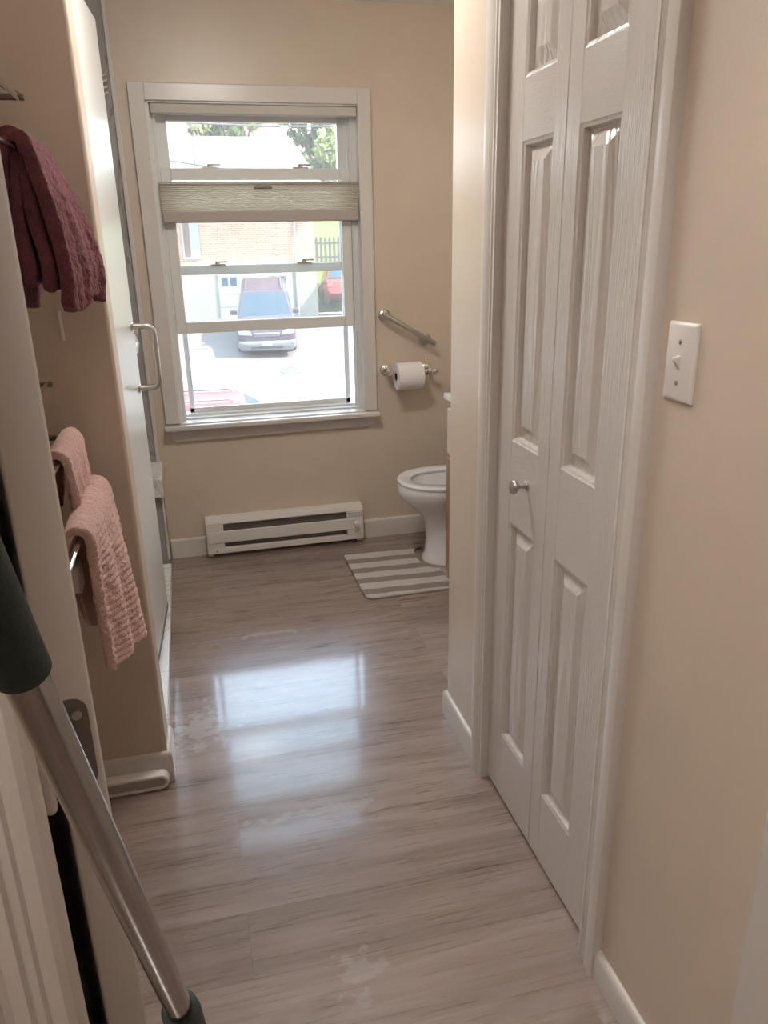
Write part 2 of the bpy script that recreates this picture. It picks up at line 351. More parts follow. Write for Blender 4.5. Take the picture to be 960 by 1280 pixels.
tag(box('wall_partition', M['taupe'], -1.15, -.178, 1.965, 2.09, 0, ZC, bevel=.008), 'beige partition wall end beside the shower behind the towels', 'wall', kind='structure')
tag(box('wall_outer', M['marble'], -1.15, -1.05, 2.09, 3.70, 0, ZC), 'marble side wall inside the shower', 'wall', kind='structure')
g = G(); g.box(-.66, -.215, .56, .66, 0, ZC).box(.72, XS, .56, .66, 0, ZC).box(-.215, .72, .56, .66, 2.06, ZC)
tag(g.build('wall_front', M['wall']), 'wall with the doorway the picture is taken through', 'wall', kind='structure')
g = G(); g.box(-1.0, -.9, -1.7, .66, 0, ZC).box(1.30, 1.40, -1.7, .56, 0, ZC).box(-1.0, 1.40, -1.75, -1.65, 0, ZC).box(-.9, -.66, .56, .66, 0, ZC)
tag(g.build('wall_hall', M['wall']), 'hallway walls behind the doorway', 'wall', kind='structure')

# baseboards: rounded-top boards
def bb(name, label, pts, h=.09, t=.013):
    """pts: list of (x,y,nx,ny) corner points of the wall line with the offset direction towards the room"""
    prof = [(0, 0), (t, 0), (t, h-.012), (t*.8, h-.004), (t*.4, h), (0, h)]
    rings = [[(x+nx*d, y+ny*d, z) for d, z in prof] for x, y, nx, ny in pts]
    return tag(G().loft(rings).build(name, M['white'], smooth=True, angle=50), label, 'baseboard', kind='structure')
bb('baseboard_back', 'white baseboard along the window wall left of the heater', [(-.185, YB, 0, -1), (-.012, YB, 0, -1)], .098)
bb('baseboard_back', 'white baseboard along the window wall between heater and toilet', [(.78, YB, 0, -1), (XS, YB, 0, -1)], .098)
bb('baseboard_partition', 'white baseboard round the foot of the beige partition corner', [(-.55, 1.965, 0, -1), (-.178, 1.965, 1, -1), (-.178, 2.09, 1, 0)], .10)
bb('baseboard_closet', 'short white baseboard at the far end of the closet wall', [(XR, 1.797, -1, 0), (XR, 2.06, -1, 1), (1.03, 2.06, 0, 1)], .085)
bb('baseboard_right', 'white baseboard under the light switch at the lower right', [(XR, .70, -1, 0), (XR, 1.063, -1, 0)], .075)

# bifold closet casing: rounded colonial profile, legs + head
def casing_leg(g, y0, y1, xw, z0, z1, t=.019, flip=False):
    wd = y1-y0
    prof = [(0, 0), (0, .45*t), (.12, .75*t), (.30, .62*t), (.42, .85*t), (.75, t), (.92, .92*t), (1, .6*t), (1, 0)]
    if flip: prof = [(1-u, d) for u, d in reversed(prof)]
    g.loft([[(xw-d, y0+u*wd, z) for u, d in prof] for z in (z0, z1)])
g = G(); casing_leg(g, 1.735, 1.797, XR, 0, 2.10); casing_leg(g, 1.063, 1.125, XR, 0, 2.10, flip=True); g.box(XR-.018, XR, 1.063, 1.797, 2.04, 2.10)
g.box(XR-.012, XR+.1, 1.728, 1.736, 0, 2.04).box(XR-.012, XR+.1, 1.124, 1.132, 0, 2.04)
tag(g.build('trim_1', M['white'], smooth=True), 'white moulded casing framing the bifold closet door', 'door frame', kind='structure')
# doorway jamb at far right and the fluted casing and jamb at far left
g = G(); g.box(.685, .72, .30, .688, 0, 2.06)
tag(g.build('trim_2', M['white'], bevel=.004), 'white doorway jamb at the lower right edge of the photo', 'door frame', kind='structure')
prof = [(-.213, .0), (-.213, .010), (-.209, .016), (-.205, .012), (-.199, .010), (-.190, .017), (-.184, .019), (-.181, .015), (-.178, .019), (-.172, .020), (-.169, .017), (-.166, .020), (-.156, .021), (-.150, .017), (-.146, .008), (-.146, 0)]
g = G(); g.loft([[(x+.003, .535-d, z) for x, d in prof] for z in (0, 2.12)]); g.box(-.218, -.168, .535, .60, 0, 2.06)
tag(g.build('trim_3', M['white'], smooth=True, angle=25), 'fluted white door casing at the lower left edge of the photo', 'door frame', kind='structure')

# ------------------------------------------------------------------ open entry door, seen on its hinge edge
dr = thing('door_1', 'open white door seen edge-on at left with grey hinge plate', 'door', (-.130, .62, 0), kind='structure')
ang = R(17.5); dd = Vector((-math.sin(ang), math.cos(ang), 0)); nn = Vector((math.cos(ang), math.sin(ang), 0))
def dpt(a, b, z): p = Vector((-.1300, .62, 0)) + dd*a + nn*b; return (p.x, p.y, z)
g = G(); g.loft([[dpt(a, b, z) for a, b in ((0, -.0185), (0, .0185), (.74, .0185), (.74, -.0185))] for z in (.012, 2.03)])
g.build('door_leaf', M['white'], dr, bevel=.0025)
hz0, hz1 = 1.012, 1.105
def rr_poly(a0, a1, z0, z1, r, right_only=True):
    pts = [(a0, z0)]
    for k in range(7): t = -PI/2 + k*PI/12; pts.append((a1-r+r*math.cos(t), z0+r+r*math.sin(t)))
    for k in range(7): t = k*PI/12; pts.append((a1-r+r*math.cos(t), z1-r+r*math.sin(t)))
    pts.append((a0, z1)); return pts
g = G(); poly = rr_poly(-.018, .0125, hz0, hz1, .014)
g.loft([[dpt(a, b, z) for b, z in poly] for a in (-.0022, .001)])
hp = g.build('hinge_plate', M['greyhinge'], dr, smooth=True)
for (b, z) in ((.003, hz0+.016), (-.007, (hz0+hz1)/2), (.003, hz1-.016)): G().lathe([(.0045, -.0005), (.0045, .0015), (.001, .0022)], dpt(-.0022, b, z), (-dd.x, -dd.y, 0), 10).build('hinge_screw', M['nickel'], hp, smooth=True)
g = G(); px, py = -.1585, .607
g.lathe([(.001, hz0-.012), (.0055, hz0-.008), (.0065, hz0-.002), (.0065, hz0+.03), (.006, hz0+.0305), (.0065, hz0+.031), (.0065, hz0+.062), (.006, hz0+.0625), (.0065, hz0+.063), (.0065, hz1+.002), (.0055, hz1+.008), (.001, hz1+.011)], (px, py, 0), (0, 0, 1), 14)
part(g.build('hinge_barrel', M['white'], dr, smooth=True), 'white painted hinge barrel')

rows = []  # black sheet added to darken the shaded gap behind the door
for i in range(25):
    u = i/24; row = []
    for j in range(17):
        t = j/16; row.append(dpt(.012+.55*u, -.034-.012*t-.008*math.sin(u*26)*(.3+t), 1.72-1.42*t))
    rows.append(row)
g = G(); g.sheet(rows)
tag(g.build('gap_shade_sheet', M['black'], smooth=True, solid=.006), 'black gap shade sheet added behind the open white door', 'shade sheet')
# ------------------------------------------------------------------ bifold closet door
bd = thing('door_2', 'white bifold closet door with six moulded panels and wood grain', 'door', (XR+.02, 1.43, 0), kind='structure')
xf = XR+.010
RZ = [(.012, .205), (.822, 1.023), (1.663, 1.780), (1.945, 2.03)]          # rails
PZ = [(.205, .822), (1.023, 1.663), (1.780, 1.945)]                         # panels between the rails
for (y0, y1, sa_, sb_) in ((1.4445, 1.734, .0525, .094), (1.134, 1.4425, .113, .0525)):
    g = G(); g.box(xf, xf+.03, y0, y0+sa_, .012, 2.03).box(xf, xf+.03, y1-sb_, y1, .012, 2.03)
    leaf = g.build('door_leaf', M['doorv'], bd, bevel=.0015)
    g = G()
    for z0, z1 in RZ: g.box(xf+.0003, xf+.03, y0+sa_, y1-sb_, z0, z1)
    g.build('rail', M['doorh'], leaf)
    a, b = y0+sa_, y1-sb_
    for z0, z1 in PZ:
        g = G()
        def ring(i, d): return [(xf+d, a+i, z0+i), (xf+d, b-i, z0+i), (xf+d, b-i, z1-i), (xf+d, a+i, z1-i)]
        g.loft([ring(0, .0005), ring(.004, .0025), ring(.008, .0035), ring(.011, .015), ring(.014, .0155), ring(.043, .0035), ring(.046, .0032)], cap=False)
        f = g.bm.verts; g.bm.verts.ensure_lookup_table(); g.bm.faces.new(list(g.bm.verts)[-4:])
        g.build('panel', M['doorp'], leaf)
    if y0 > 1.4:
        kb = thing  # knob of the far leaf
        g = G(); g.lathe([(.011, 0), (.011, .003), (.006, .006), (.0055, .020), (.009, .024), (.0155, .028), (.0175, .033), (.0155, .038), (.008, .0405), (.001, .041)], (xf, 1.545, .94), (-1, 0, 0), 20)
        part(g.build('knob', M['nickel'], leaf, smooth=True), 'round brushed nickel knob')
# ------------------------------------------------------------------ window
win = thing('window_1', 'white double-hung window with its lower sash raised', 'window', (.37, 3.70, .668), kind='structure')
yc = 3.69
g = G()
g.box(-.145, -.08, yc, YB, .68, 2.112).box(.82, .88, yc, YB, .68, 2.112).box(-.0805, .8205, yc+.0005, YB, 2.045, 2.1115)
g.build('casing', M['white'], win, bevel=.003)
g = G(); g.box(-.152, .888, 3.648, YB+.02, .652, .676); g.box(-.08, .82, YB-.03, 3.80, .655, .682)
g.build('window_sill', M['white'], win, bevel=.006)
g = G(); g.prism([(-.128, .652), (.873, .652), (.868, .615), (.855, .600), (-.110, .592), (-.122, .612)], 'y', 3.693, YB)
g.build('apron', M['white'], win, bevel=.003)
g = G(); g.box(-.085, -.06, 3.748, 3.87, .668, 2.06).box(.80, .825, 3.748, 3.87, .668, 2.06).box(-.085, -.068, YB-.008, 3.75, .668, 2.06).box(.8205, .8255, YB-.008, 3.75, .668, 2.06).box(-.085, .825, YB-.008, 3.87, 2.038, 2.06)
g.box(-.06, -.050, 3.745, 3.752, .68, 2.03).box(.79, .80, 3.745, 3.752, .68, 2.03).box(-.06, -.048, 3.783, 3.795, .68, 2.03).box(.788, .80, 3.783, 3.795, .68, 2.03)
g.box(-.06, .80, 3.80, 3.87, .66, .700).box(-.06, .80, 3.76, 3.80, .66, .69)
g.build('jamb', M['vinyl'], win, bevel=.002)
def sash(nm, y0, y1, x0, x1, z0, z1, st, tr, br, label):
    g = G(); g.box(x0, x0+st, y0, y1, z0, z1).box(x1-st, x1, y0, y1, z0, z1).box(x0+st, x1-st, y0, y1, z0, z0+br).box(x0+st, x1-st, y0, y1, z1-tr, z1)
    s = part(g.build(nm, M['vinyl'], win, bevel=.003), label)
    ym = (y0+y1)/2
    box('pane', M['glass'], x0+st-.005, x1-st+.005, ym-.002, ym+.002, z0+br-.005, z1-tr+.005, s)
    return s
us = sash('upper_sash', 3.800, 3.835, -.05, .79, 1.345, 2.028, .046, .045, .040, 'fixed upper sash')
ls = sash('lower_sash', 3.752, 3.785, -.05, .79, 1.088, 1.792, .045, .046, .050, 'raised lower sash')
for s_, zz, yy in ((ls, 1.792, 3.768), (us, 1.385, 3.800)):
    for xx in (.163, .565):
        g = G(); g.box(xx-.035, xx+.035, yy-.012, yy+.012, zz, zz+.006); g.lathe([(.011, 0), (.011, .010), (.006, .014)], (xx, yy, zz+.005), n=14); g.box(xx, xx+.045, yy-.010, yy-.002, zz+.011, zz+.018)
        g.build('sash_lock', M['nickel'], s_, bevel=.001)
g = G(); g.box(-.028, -.005, 3.842, 3.857, .70, 2.03).box(.752, .775, 3.842, 3.857, .70, 2.03).box(-.028, .775, 3.842, 3.857, .70, .722).box(-.028, .775, 3.842, 3.857, 1.995, 2.03)
sf = part(g.build('storm_frame', M['vinyl'], win, bevel=.002), 'outer storm window frame')
box('pane', M['glass'], -.02, .765, 3.849, 3.851, .71, 2.01, sf)

# cellular shade (top down)
sh = thing('window_shade', 'pleated cream window shade gathered across the middle of the window', 'window shade', (.38, 3.725, 1.568))
box('head_rail', M['headrail'], -.062, .818, 3.700, 3.745, 1.998, 2.036, sh, .004)
part(box('middle_rail', M['nickel'], -.060, .818, 3.705, 3.742, 1.722, 1.733, sh, .003), 'grey rail along the top of the pleats')
n = 13; rows = []
for i in range(2*n+1):
    z = 1.612+(1.722-1.612)*i/(2*n); rows.append([(-.057, 3.706+(.005 if i % 2 else 0), z), (.816, 3.706+(.005 if i % 2 else 0), z)])
back = [[(x, 3.742-(y-3.706), z) for x, y, z in r] for r in reversed(rows)]
g = G(); g.sheet(rows+back+[rows[0]])
g.build('pleats', M['shade'], sh)
part(box('bottom_rail', M['rail'], -.056, .817, 3.702, 3.744, 1.568, 1.614, sh, .004), 'taupe bottom rail')
g = G(); g.box(.345, .425, 3.694, 3.706, 1.704, 1.714); part(g.build('pull_tab', M['greyhinge'], sh, bevel=.003), 'small grey pull tab')
for x in (.10, .66): G().tube([(x, 3.722, 1.73), (x, 3.722, 2.005)], .0009, 6).build('cord', M['vinyl'], sh)
for x in (-.045, .755):
    g = G(); g.box(x, x+.045, 3.700, 3.74, 2.040, 2.047); g.build('mount_clip', M['headrail'], sh)

# ------------------------------------------------------------------ baseboard heater
ht = thing('baseboard_heater', 'white electric baseboard heater under the window', 'heater', (.383, 3.66, 0))
x0, x1, yf = -.012, .780, 3.636
part(box('heating_fins', M['dark'], x0+.03, x1-.02, yf+.022, YB-.004, .03, .185, ht), 'dark grey heating fins')
g = G(); g.prism([(yf+.010, .172), (yf+.004, .178), (yf+.012, .200), (YB-.002, .204), (YB-.002, .172)], 'x', x0, x1); g.build('top_cover', M['enamel'], ht, bevel=.002)
box('front_cover', M['enamel'], x0+.006, x1-.002, yf, yf+.012, .078, .138, ht, .003)
g = G(); g.box(x0, x1, yf+.004, YB-.002, .022, .050); g.box(x0, x0+.03, yf+.03, YB-.002, 0, .022).box(x1-.03, x1, yf+.03, YB-.002, 0, .022); g.build('bottom_tray', M['enamel'], ht, bevel=.002)
box('end_cap', M['enamel'], x0, x0+.085, yf+.004, YB-.002, .05, .174, ht, .002)
ec = box('end_cap', M['enamel'], x1-.085, x1, yf+.002, YB-.002, .05, .174, ht, .002)
g = G()
for r_ in range(3):
    for k in range(7): g.box(x1-.078+k*.0105+(r_ % 2)*.004, x1-.073+k*.0105+(r_ % 2)*.004, yf+.001, yf+.004, .147+r_*.009, .151+r_*.009)
part(g.build('vent_holes', M['dark'], ec), 'dark vent perforations')
g = G(); g.lathe([(.016, 0), (.016, .004), (.012, .006), (.011, .018), (.001, .019)], (x1-.038, yf+.001, .108), (0, -1, 0), 18); g.box(x1-.040, x1-.036, yf-.022, yf-.016, .098, .118)
g.build('thermostat_knob', M['plastic'], ec, smooth=True)
g = G()
for xx, zz in ((x0+.045, .036), (x1-.045, .066)): G().lathe([(.004, 0), (.003, .002)], (xx, yf+.003, zz), (0, -1, 0), 10).build('screw', M['dark'], ht)

# ------------------------------------------------------------------ wall things right of the window
gb = thing('grab_bar', 'slanted brushed steel grab bar on the wall right of the window', 'grab bar', (1.03, 3.67, 1.0))
A, B = Vector((.905, 3.650, 1.150)), Vector((1.170, 3.650, .995))
g = G(); g.tube([A, A.lerp(B, .02), A.lerp(B, .98), B], [.010, .0125, .0125, .010], 16); g.build('bar', M['nickel'], gb, smooth=True)
for k in (.09, .86):
    p = A.lerp(B, k); g = G(); g.lathe([(.030, 0), (.030, .005), (.024, .010), (.010, .014), (.010, .058)], (p.x, YB, p.z), (0, -1, 0), 22); g.build('flange', M['nickel'], gb, smooth=True)
th = thing('toilet_paper_holder', 'chrome toilet paper holder with two round posts under the grab bar', 'paper holder', (1.035, 3.67, .85))
for xx, zz in ((.930, .874), (1.140, .868)):
    g = G(); g.lathe([(.030, 0), (.030, .004), (.024, .010), (.013, .014), (.012, .060), (.017, .064), (.019, .074), (.017, .086), (.008, .090), (.001, .091)], (xx, YB, zz), (0, -1, 0), 22); g.build('post', M['chrome'], th, smooth=True)
g = G(); g.tube([(.925, 3.630, .871), (1.145, 3.630, .869)], .008, 14); g.lathe([(.010, 0), (.014, .01), (.012, .02), (.004, .035)], (1.145, 3.630, .868), (1, 0, 0), 14); g.build('roller', M['chrome'], th, smooth=True)
tp = thing('toilet_paper_roll', 'white toilet paper roll on the chrome holder', 'toilet paper', (1.027, 3.63, .785))
g = G(); zc_ = .851
rin, ro = .021, .066
g.loft([[(x, 3.63+r*math.cos(2*PI*k/40), zc_+r*math.sin(2*PI*k/40)) for k in range(40)] for r, x in ((rin, .963), (ro-.003, .963), (ro, .966), (ro, 1.089), (ro-.003, 1.092), (rin, 1.092))], cap=False, close=True)
g.build('paper', M['paper'], tp, smooth=True)
g = G(); g.loft([[(x, 3.63+r*math.cos(2*PI*k/24), zc_+r*math.sin(2*PI*k/24)) for k in range(24)] for r, x in ((.0205, .9625), (.0190, .9625), (.0190, 1.0925), (.0205, 1.0925))], cap=False, close=True)
part(g.build('core', M['cardboard'], tp, smooth=True), 'dark cardboard core')

# ------------------------------------------------------------------ toilet
to = thing('toilet', 'white porcelain toilet with open bowl beside the vanity', 'toilet', (1.2, 3.33, 0))
YT = 3.33
def ell(cx, a, b, z, n=36, sq=2.3, yc=YT):
    r = []
    for k in range(n):
        t = 2*PI*k/n; c, s = math.cos(t), math.sin(t)
        r.append((cx+.02+a*math.copysign(abs(c)**(2/sq), c), yc+b*math.copysign(abs(s)**(2/sq), s), z))
    return r
g = G(); g.loft([ell(1.225, .240, .130, 0), ell(1.225, .240, .130, .018), ell(1.225, .228, .112, .032), ell(1.225, .222, .105, .10), ell(1.22, .222, .105, .20), ell(1.20, .232, .112, .245), ell(1.165, .245, .135, .29),
    ell(1.13, .250, .162, .325), ell(1.118, .250, .178, .358), ell(1.115, .247, .182, .385), ell(1.115, .243, .178, .396),
    ell(1.115, .195, .130, .396), ell(1.115, .188, .122, .38), ell(1.125, .165, .105, .32), ell(1.14, .11, .075, .26), ell(1.15, .06, .05, .21)], cap=True)
bowl = g.build('bowl', M['porcelain'], to, smooth=True, angle=60)
g = G(); g.loft([ell(1.135, .150, .098, .303), ell(1.135, .150, .098, .306)]); part(g.build('water', M['water'], bowl), 'grey water in the bowl')
g = G(); g.loft([ell(1.115, .247, .185, .399), ell(1.115, .249, .187, .409), ell(1.115, .240, .178, .418), ell(1.118, .200, .138, .418), ell(1.12, .188, .126, .409), ell(1.12, .190, .128, .399)], cap=False, close=True)
g.build('seat', M['porcelain'], to, smooth=True)
g = G(); g.loft([[(x+.02*(z-.45), y, z) for y, z in [(YT+.175*math.cos(t)*(1 if math.sin(t) < 0 else 1), .64+.20*math.sin(t)) for t in [2*PI*k/30 for k in range(30)]]] for x in (1.372, 1.388)])
g.build('lid', M['porcelain'], to, bevel=.005)
box('tank', M['porcelain'], 1.41, 1.60, YT-.195, YT+.195, .40, .74, to, .025)
box('tank_lid', M['porcelain'], 1.40, 1.608, YT-.20, YT+.20, .74, .775, to, .012)
box('tank_support', M['porcelain'], 1.36, 1.58, YT-.13, YT+.13, .32, .40, to, .02)
g = G(); g.tube([(1.408, YT-.14, .68), (1.392, YT-.14, .68), (1.388, YT-.07, .672)], .008, 10); g.build('flush_lever', M['chrome'], to, smooth=True)

# ------------------------------------------------------------------ vanity
va = thing('vanity_cabinet', 'brown wood vanity with pale drawer front beside the toilet', 'vanity', (1.33, 2.65, 0))
vy0, vy1, vx = 2.20, 3.095, 1.058
g = G(); g.box(vx+.02, XS-.003, vy0, vy1, .09, .825).box(vx+.07, XS-.003, vy0, vy1, 0, .09).box(vx, vx+.02, vy0, vy0+.03, 0, .825).box(vx, vx+.02, vy1-.03, vy1, 0, .825)
g.build('carcass', M['wood'], va, bevel=.002)
part(box('countertop', M['counter'], 1.034, XS-.002, vy0-.02, vy1+.018, .832, .858, va, .005), 'pale countertop')
for i in range(2):
    a = vy0+.012+i*.436; b = a+.430
    d = part(box('drawer', M['drawercream'], vx-.018, vx, a, b, .598, .800, va, .004), 'pale maple drawer front')
    G().lathe([(.006, 0), (.006, .015), (.014, .02), (.012, .027), (.001, .03)], (vx-.018, (a+b)/2, .70), (-1, 0, 0), 16).build('knob', M['nickel'], d, smooth=True)
    g = G(); g.box(vx-.022, vx, a, b, .05, .585); g.box(vx-.026, vx-.02, a+.06, b-.06, .11, .525)
    d = g.build('door', M['wood'], va, bevel=.004)
    G().lathe([(.006, 0), (.006, .015), (.014, .02), (.012, .027), (.001, .03)], (vx-.022, b-.03 if i == 0 else a+.03, .52), (-1, 0, 0), 16).build('knob', M['nickel'], d, smooth=True)

# unseen fill light added round the corner to brighten the far half
vl = thing('vanity_fill_light', 'unseen three-globe fill lamp added over the vanity', 'lamp', (1.6, 2.65, 1.95))
box('back_plate', M['nickel'], 1.595, XS, 2.30, 3.0, 1.93, 2.03, vl, .006)
for yy in (2.40, 2.65, 2.90):
    G().tube([(1.60, yy, 1.98), (1.545, yy, 1.98)], .012, 12).build('socket', M['nickel'], vl, smooth=True)
    g = G(); bmesh.ops.create_uvsphere(g.bm, u_segments=20, v_segments=12, radius=.055, matrix=Matrix.Translation((1.505, yy, 1.98))); g.build('globe', M['globe'], vl, smooth=True)
def dome(label, x, y, ma):  # out-of-view fill lamps, added to brighten hall and bathroom
    t = thing('ceiling_fill_lamp', label, 'lamp', (x, y, 2.32))
    G().lathe([(.19, 2.44), (.19, 2.415), (.165, 2.40)], (x, y, 0), n=32).build('rim', M['nickel'], t, smooth=True)
    G().lathe([(.165, 2.415), (.165, 2.40), (.14, 2.365), (.09, 2.34), (.001, 2.328)], (x, y, 0), n=32).build('dome', ma, t, smooth=True)
dome('unseen fill lamp added on the hallway ceiling behind the doorway', -.3, .2, M['dome'])
dome('unseen fill lamp added on the bathroom ceiling before the window', .22, 2.25, M['bathdome'])
dome('unseen fill lamp added on the bathroom ceiling just inside the doorway', .10, .92, M['doordome'])

# ------------------------------------------------------------------ rug
ru = []
X0, X1, Y0, Y1 = .637, 1.045, 2.962, 3.490
def corner(cx, cy, r, a0): return [(cx+r*math.cos(a0+k*PI/12), cy+r*math.sin(a0+k*PI/12)) for k in range(7)]
ru += corner(X0+.04, Y0+.04, .04, PI) + [(X1-.09, Y0)] + corner(X1-.02, Y0+.02, .02, -PI/2) + [(X1, YT-.14)]
ru += [(1.03, YT-.14)] + [(1.03+.055*math.cos(t), YT+.14*math.sin(t)) for t in [-PI/2-k*PI/10 for k in range(1, 10)]] + [(1.03, YT+.14), (X1, YT+.14)]
ru += corner(X1-.02, Y1-.02, .02, 0) + corner(X0+.04, Y1-.04, .04, PI/2)
g = G(); g.prism(ru, 'z', .001, .013)
tag(g.build('bath_rug', M['rug'], bevel=.005), 'grey and white striped contour bath rug in front of the toilet', 'rug')

# ------------------------------------------------------------------ light switch
sw = thing('light_switch', 'white toggle light switch plate on the cream wall at right', 'light switch', (XR, 1.003, 1.235))
g = G(); yy0, yy1, zz0, zz1 = .968, 1.038, 1.236, 1.352
g.loft([[(XR-d, yy0+i, zz0+i), (XR-d, yy1-i, zz0+i), (XR-d, yy1-i, zz1-i), (XR-d, yy0+i, zz1-i)] for i, d in ((0, 0), (0, .003), (.002, .006), (.005, .0075))])
g.build('plate', M['plastic'], sw, bevel=.001)
g = G(); yc2, zc2 = (yy0+yy1)/2, (zz0+zz1)/2
g.loft([[(XR-d, yc2-w_, zc2+h0), (XR-d, yc2+w_, zc2+h0), (XR-d, yc2+w_, zc2+h1), (XR-d, yc2-w_, zc2+h1)] for d, w_, h0, h1 in ((.005, .0045, -.011, .011), (.0085, .0045, -.010, .010), (.013, .0032, -.001, .008), (.018, .0030, .003, .008))])
g.build('toggle', M['plastic'], sw, bevel=.001)
for zz in (zc2+.030, zc2-.030): G().lathe([(.0035, .0065), (.0035, .0085), (.001, .0092)], (XR, yc2, zz), (-1, 0, 0), 10).build('screw', M['nickel'], sw, smooth=True)

# ------------------------------------------------------------------ shower: curb, door, bench, fittings
cu = thing('shower_curb', 'white veined marble curb along the shower floor', 'curb', (-.24, 2.9, 0))
box('curb_body', M['enamel'], -.29, -.186, 2.13, 3.395, 0, .078, cu, .003)
box('curb_cap', M['marblewhite'], -.30, -.178, 2.10, 3.395, .078, .10, cu, .004)
sdr = thing('shower_door', 'pale frosted shower door panel with steel handle beside the partition', 'shower door', (-.21, 2.5, .12))
sa = R(3.3); fd = Vector((-.186, 2.925, 0)); sdir = Vector((-math.sin(sa), -math.cos(sa), 0)); sn = Vector((math.cos(sa), -math.sin(sa), 0))
def sp_(a, b, z): p = fd + sdir*a + sn*b; return (p.x, p.y, z)
g = G(); g.loft([[sp_(a, b, z) for a, b in ((0, 0), (0, -.010), (.80, -.010), (.80, 0))] for z in (.125, 2.15)]); pan = g.build('panel', M['frosted'], sdr, bevel=.0015)
g = G(); g.loft([[sp_(a, b, z) for a, b in ((.002, .001), (.002, -.011), (.80, -.011), (.80, .001))] for z in (.108, .128)]); part(g.build('bottom_seal', M['extwhite'], sdr), 'pale plastic sweep along the bottom')
hd = []
hz = [(0, 1.215), (.05, 1.215)]
r_ = .028
path = [(0, 1.212), (.045, 1.212)] + [(.045+r_*math.sin(t), 1.212-r_+r_*math.cos(t)) for t in [k*PI/12 for k in range(1, 7)]] + [(.045+r_*math.cos(t), .998+r_-r_*math.sin(t)) for t in [k*PI/12 for k in range(0, 7)]] + [(0, .998)]
g = G(); g.tube([sp_(.07, b, z) for b, z in path], .0105, 14)
hnd = g.build('handle', M['nickel'], sdr, smooth=True)
for z in (1.212, .998): G().lathe([(.017, 0), (.017, .004), (.012, .007)], sp_(.07, 0, z), tuple(sn), 16).build('washer', M['nickel'], hnd, smooth=True)
be = thing('shower_bench', 'white capped marble bench at the far end of the shower', 'bench', (-.6, 3.55, 0))
box('bench_body', M['marble'], -1.05, -.190, 3.44, 3.70, .0, .415, be, .003)
part(box('bench_cap', M['marblewhite'], -1.05, -.178, 3.40, 3.70, .415, .505, be, .004), 'white marble cap')
box('edge_trim', M['white'], -.197, -.184, 3.44, 3.453, .10, .415, be, .002)
tag(box('trim_4', M['white'], -.207, -.190, 3.690, 3.702, .505, ZC, bevel=.002), 'thin pale edge strip between marble and cream wall', 'trim', kind='structure')
cad = thing('shower_basket', 'small white wire basket high on the marble shower wall', 'basket', (-.24, 3.66, 1.98))
for k in range(4):
    z = 2.115-.022*k
    G().tube([(-.33, 3.69, z), (-.31, 3.635, z-.012), (-.27, 3.62, z-.014), (-.235, 3.63, z+.004), (-.222, 3.69, z+.02)], .0042, 8).build('wire', M['vinyl'], cad, smooth=True)
for x in (-.305, -.245): G().tube([(x, 3.63, 2.12), (x, 3.63, 2.03)], .003, 8).build('wire', M['vinyl'], cad, smooth=True)
vlv = thing('shower_lever', 'chrome shower lever behind the shower door handle', 'shower valve', (-.225, 3.66, 1.05))
G().lathe([(.045, 0), (.045, .006), (.022, .012), (.02, .05), (.001, .052)], (-.262, 3.70, 1.11), (0, -1, 0), 22).build('rosette', M['chrome'], vlv, smooth=True)
G().tube([(-.262, 3.655, 1.11), (-.235, 3.63, 1.10), (-.225, 3.61, 1.07), (-.235, 3.60, 1.03)], [.010, .011, .012, .014], 12).build('lever', M['porcelain'], vlv, smooth=True)

# low white vent at the foot of the partition
vt = thing('floor_vent', 'low white rounded vent with grey slot below the partition baseboard', 'vent', (-.27, 1.94, 0))
def stad(x0, x1, z0, z1, n=8):
    r = (z1-z0)/2; zc = (z0+z1)/2
    return [(x1-r+r*math.cos(t), zc+r*math.sin(t)) for t in [-PI/2+k*PI/n for k in range(n+1)]] + [(x0+r*math.cos(t), zc+r*math.sin(t)) for t in [PI/2+k*PI/n for k in range(n+1)]]
o1 = stad(-.52, -.178, .001, .052); o2 = stad(-.516, -.188, .010, .042); 
g = G(); g.loft([[(x, y, z) for x, z in o] for o, y in ((o1, 1.951), (o1, 1.925), (stad(-.518, -.181, .004, .049), 1.921), (o2, 1.921), (o2, 1.930))]); g.build('shell', M['plastic'], vt, smooth=True)
g = G(); g.prism(stad(-.515, -.189, .011, .041), 'y', 1.9265, 1.9302); part(g.build('slot', M['rail'], vt), 'grey recessed slot')

# ------------------------------------------------------------------ towel racks and towels
def rack(label, tiers):
    t = thing('towel_rack', label, 'towel rack', (-.56, 1.65, min(z for _, z in tiers)), 'tiered towel racks on the left wall')
    for x, z in tiers:
        for y in (1.895, 1.30):
            g = G(); g.box(-.56, x+.006, y-.009, y+.009, z-.005, z+.006); g.box(-.56, -.552, y-.03, y+.03, z-.03, z+.03); g.build('post', M['bronze'], t, bevel=.002)
        G().tube([(x-.006, 1.30, z), (x-.006, 1.895, z)], .0058, 12).build('bar', M['chrome'], t, smooth=True)
    return t
TU = [(-.325, 1.885), (-.285, 1.765), (-.262, 1.640)]
TL = [(-.319, 1.177), (-.281, 1.052), (-.242, .930)]
ru_ = rack('upper three-bar towel rack holding the burgundy towel', TU)
g = G(); g.tube([(-.287, 1.895, 1.768), (-.335, 1.895, 1.80), (-.345, 1.895, 1.88)], .006, 8); g.build('brace', M['bronze'], ru_, smooth=True)
rack('lower three-bar towel rack holding the two pink towels', TL)

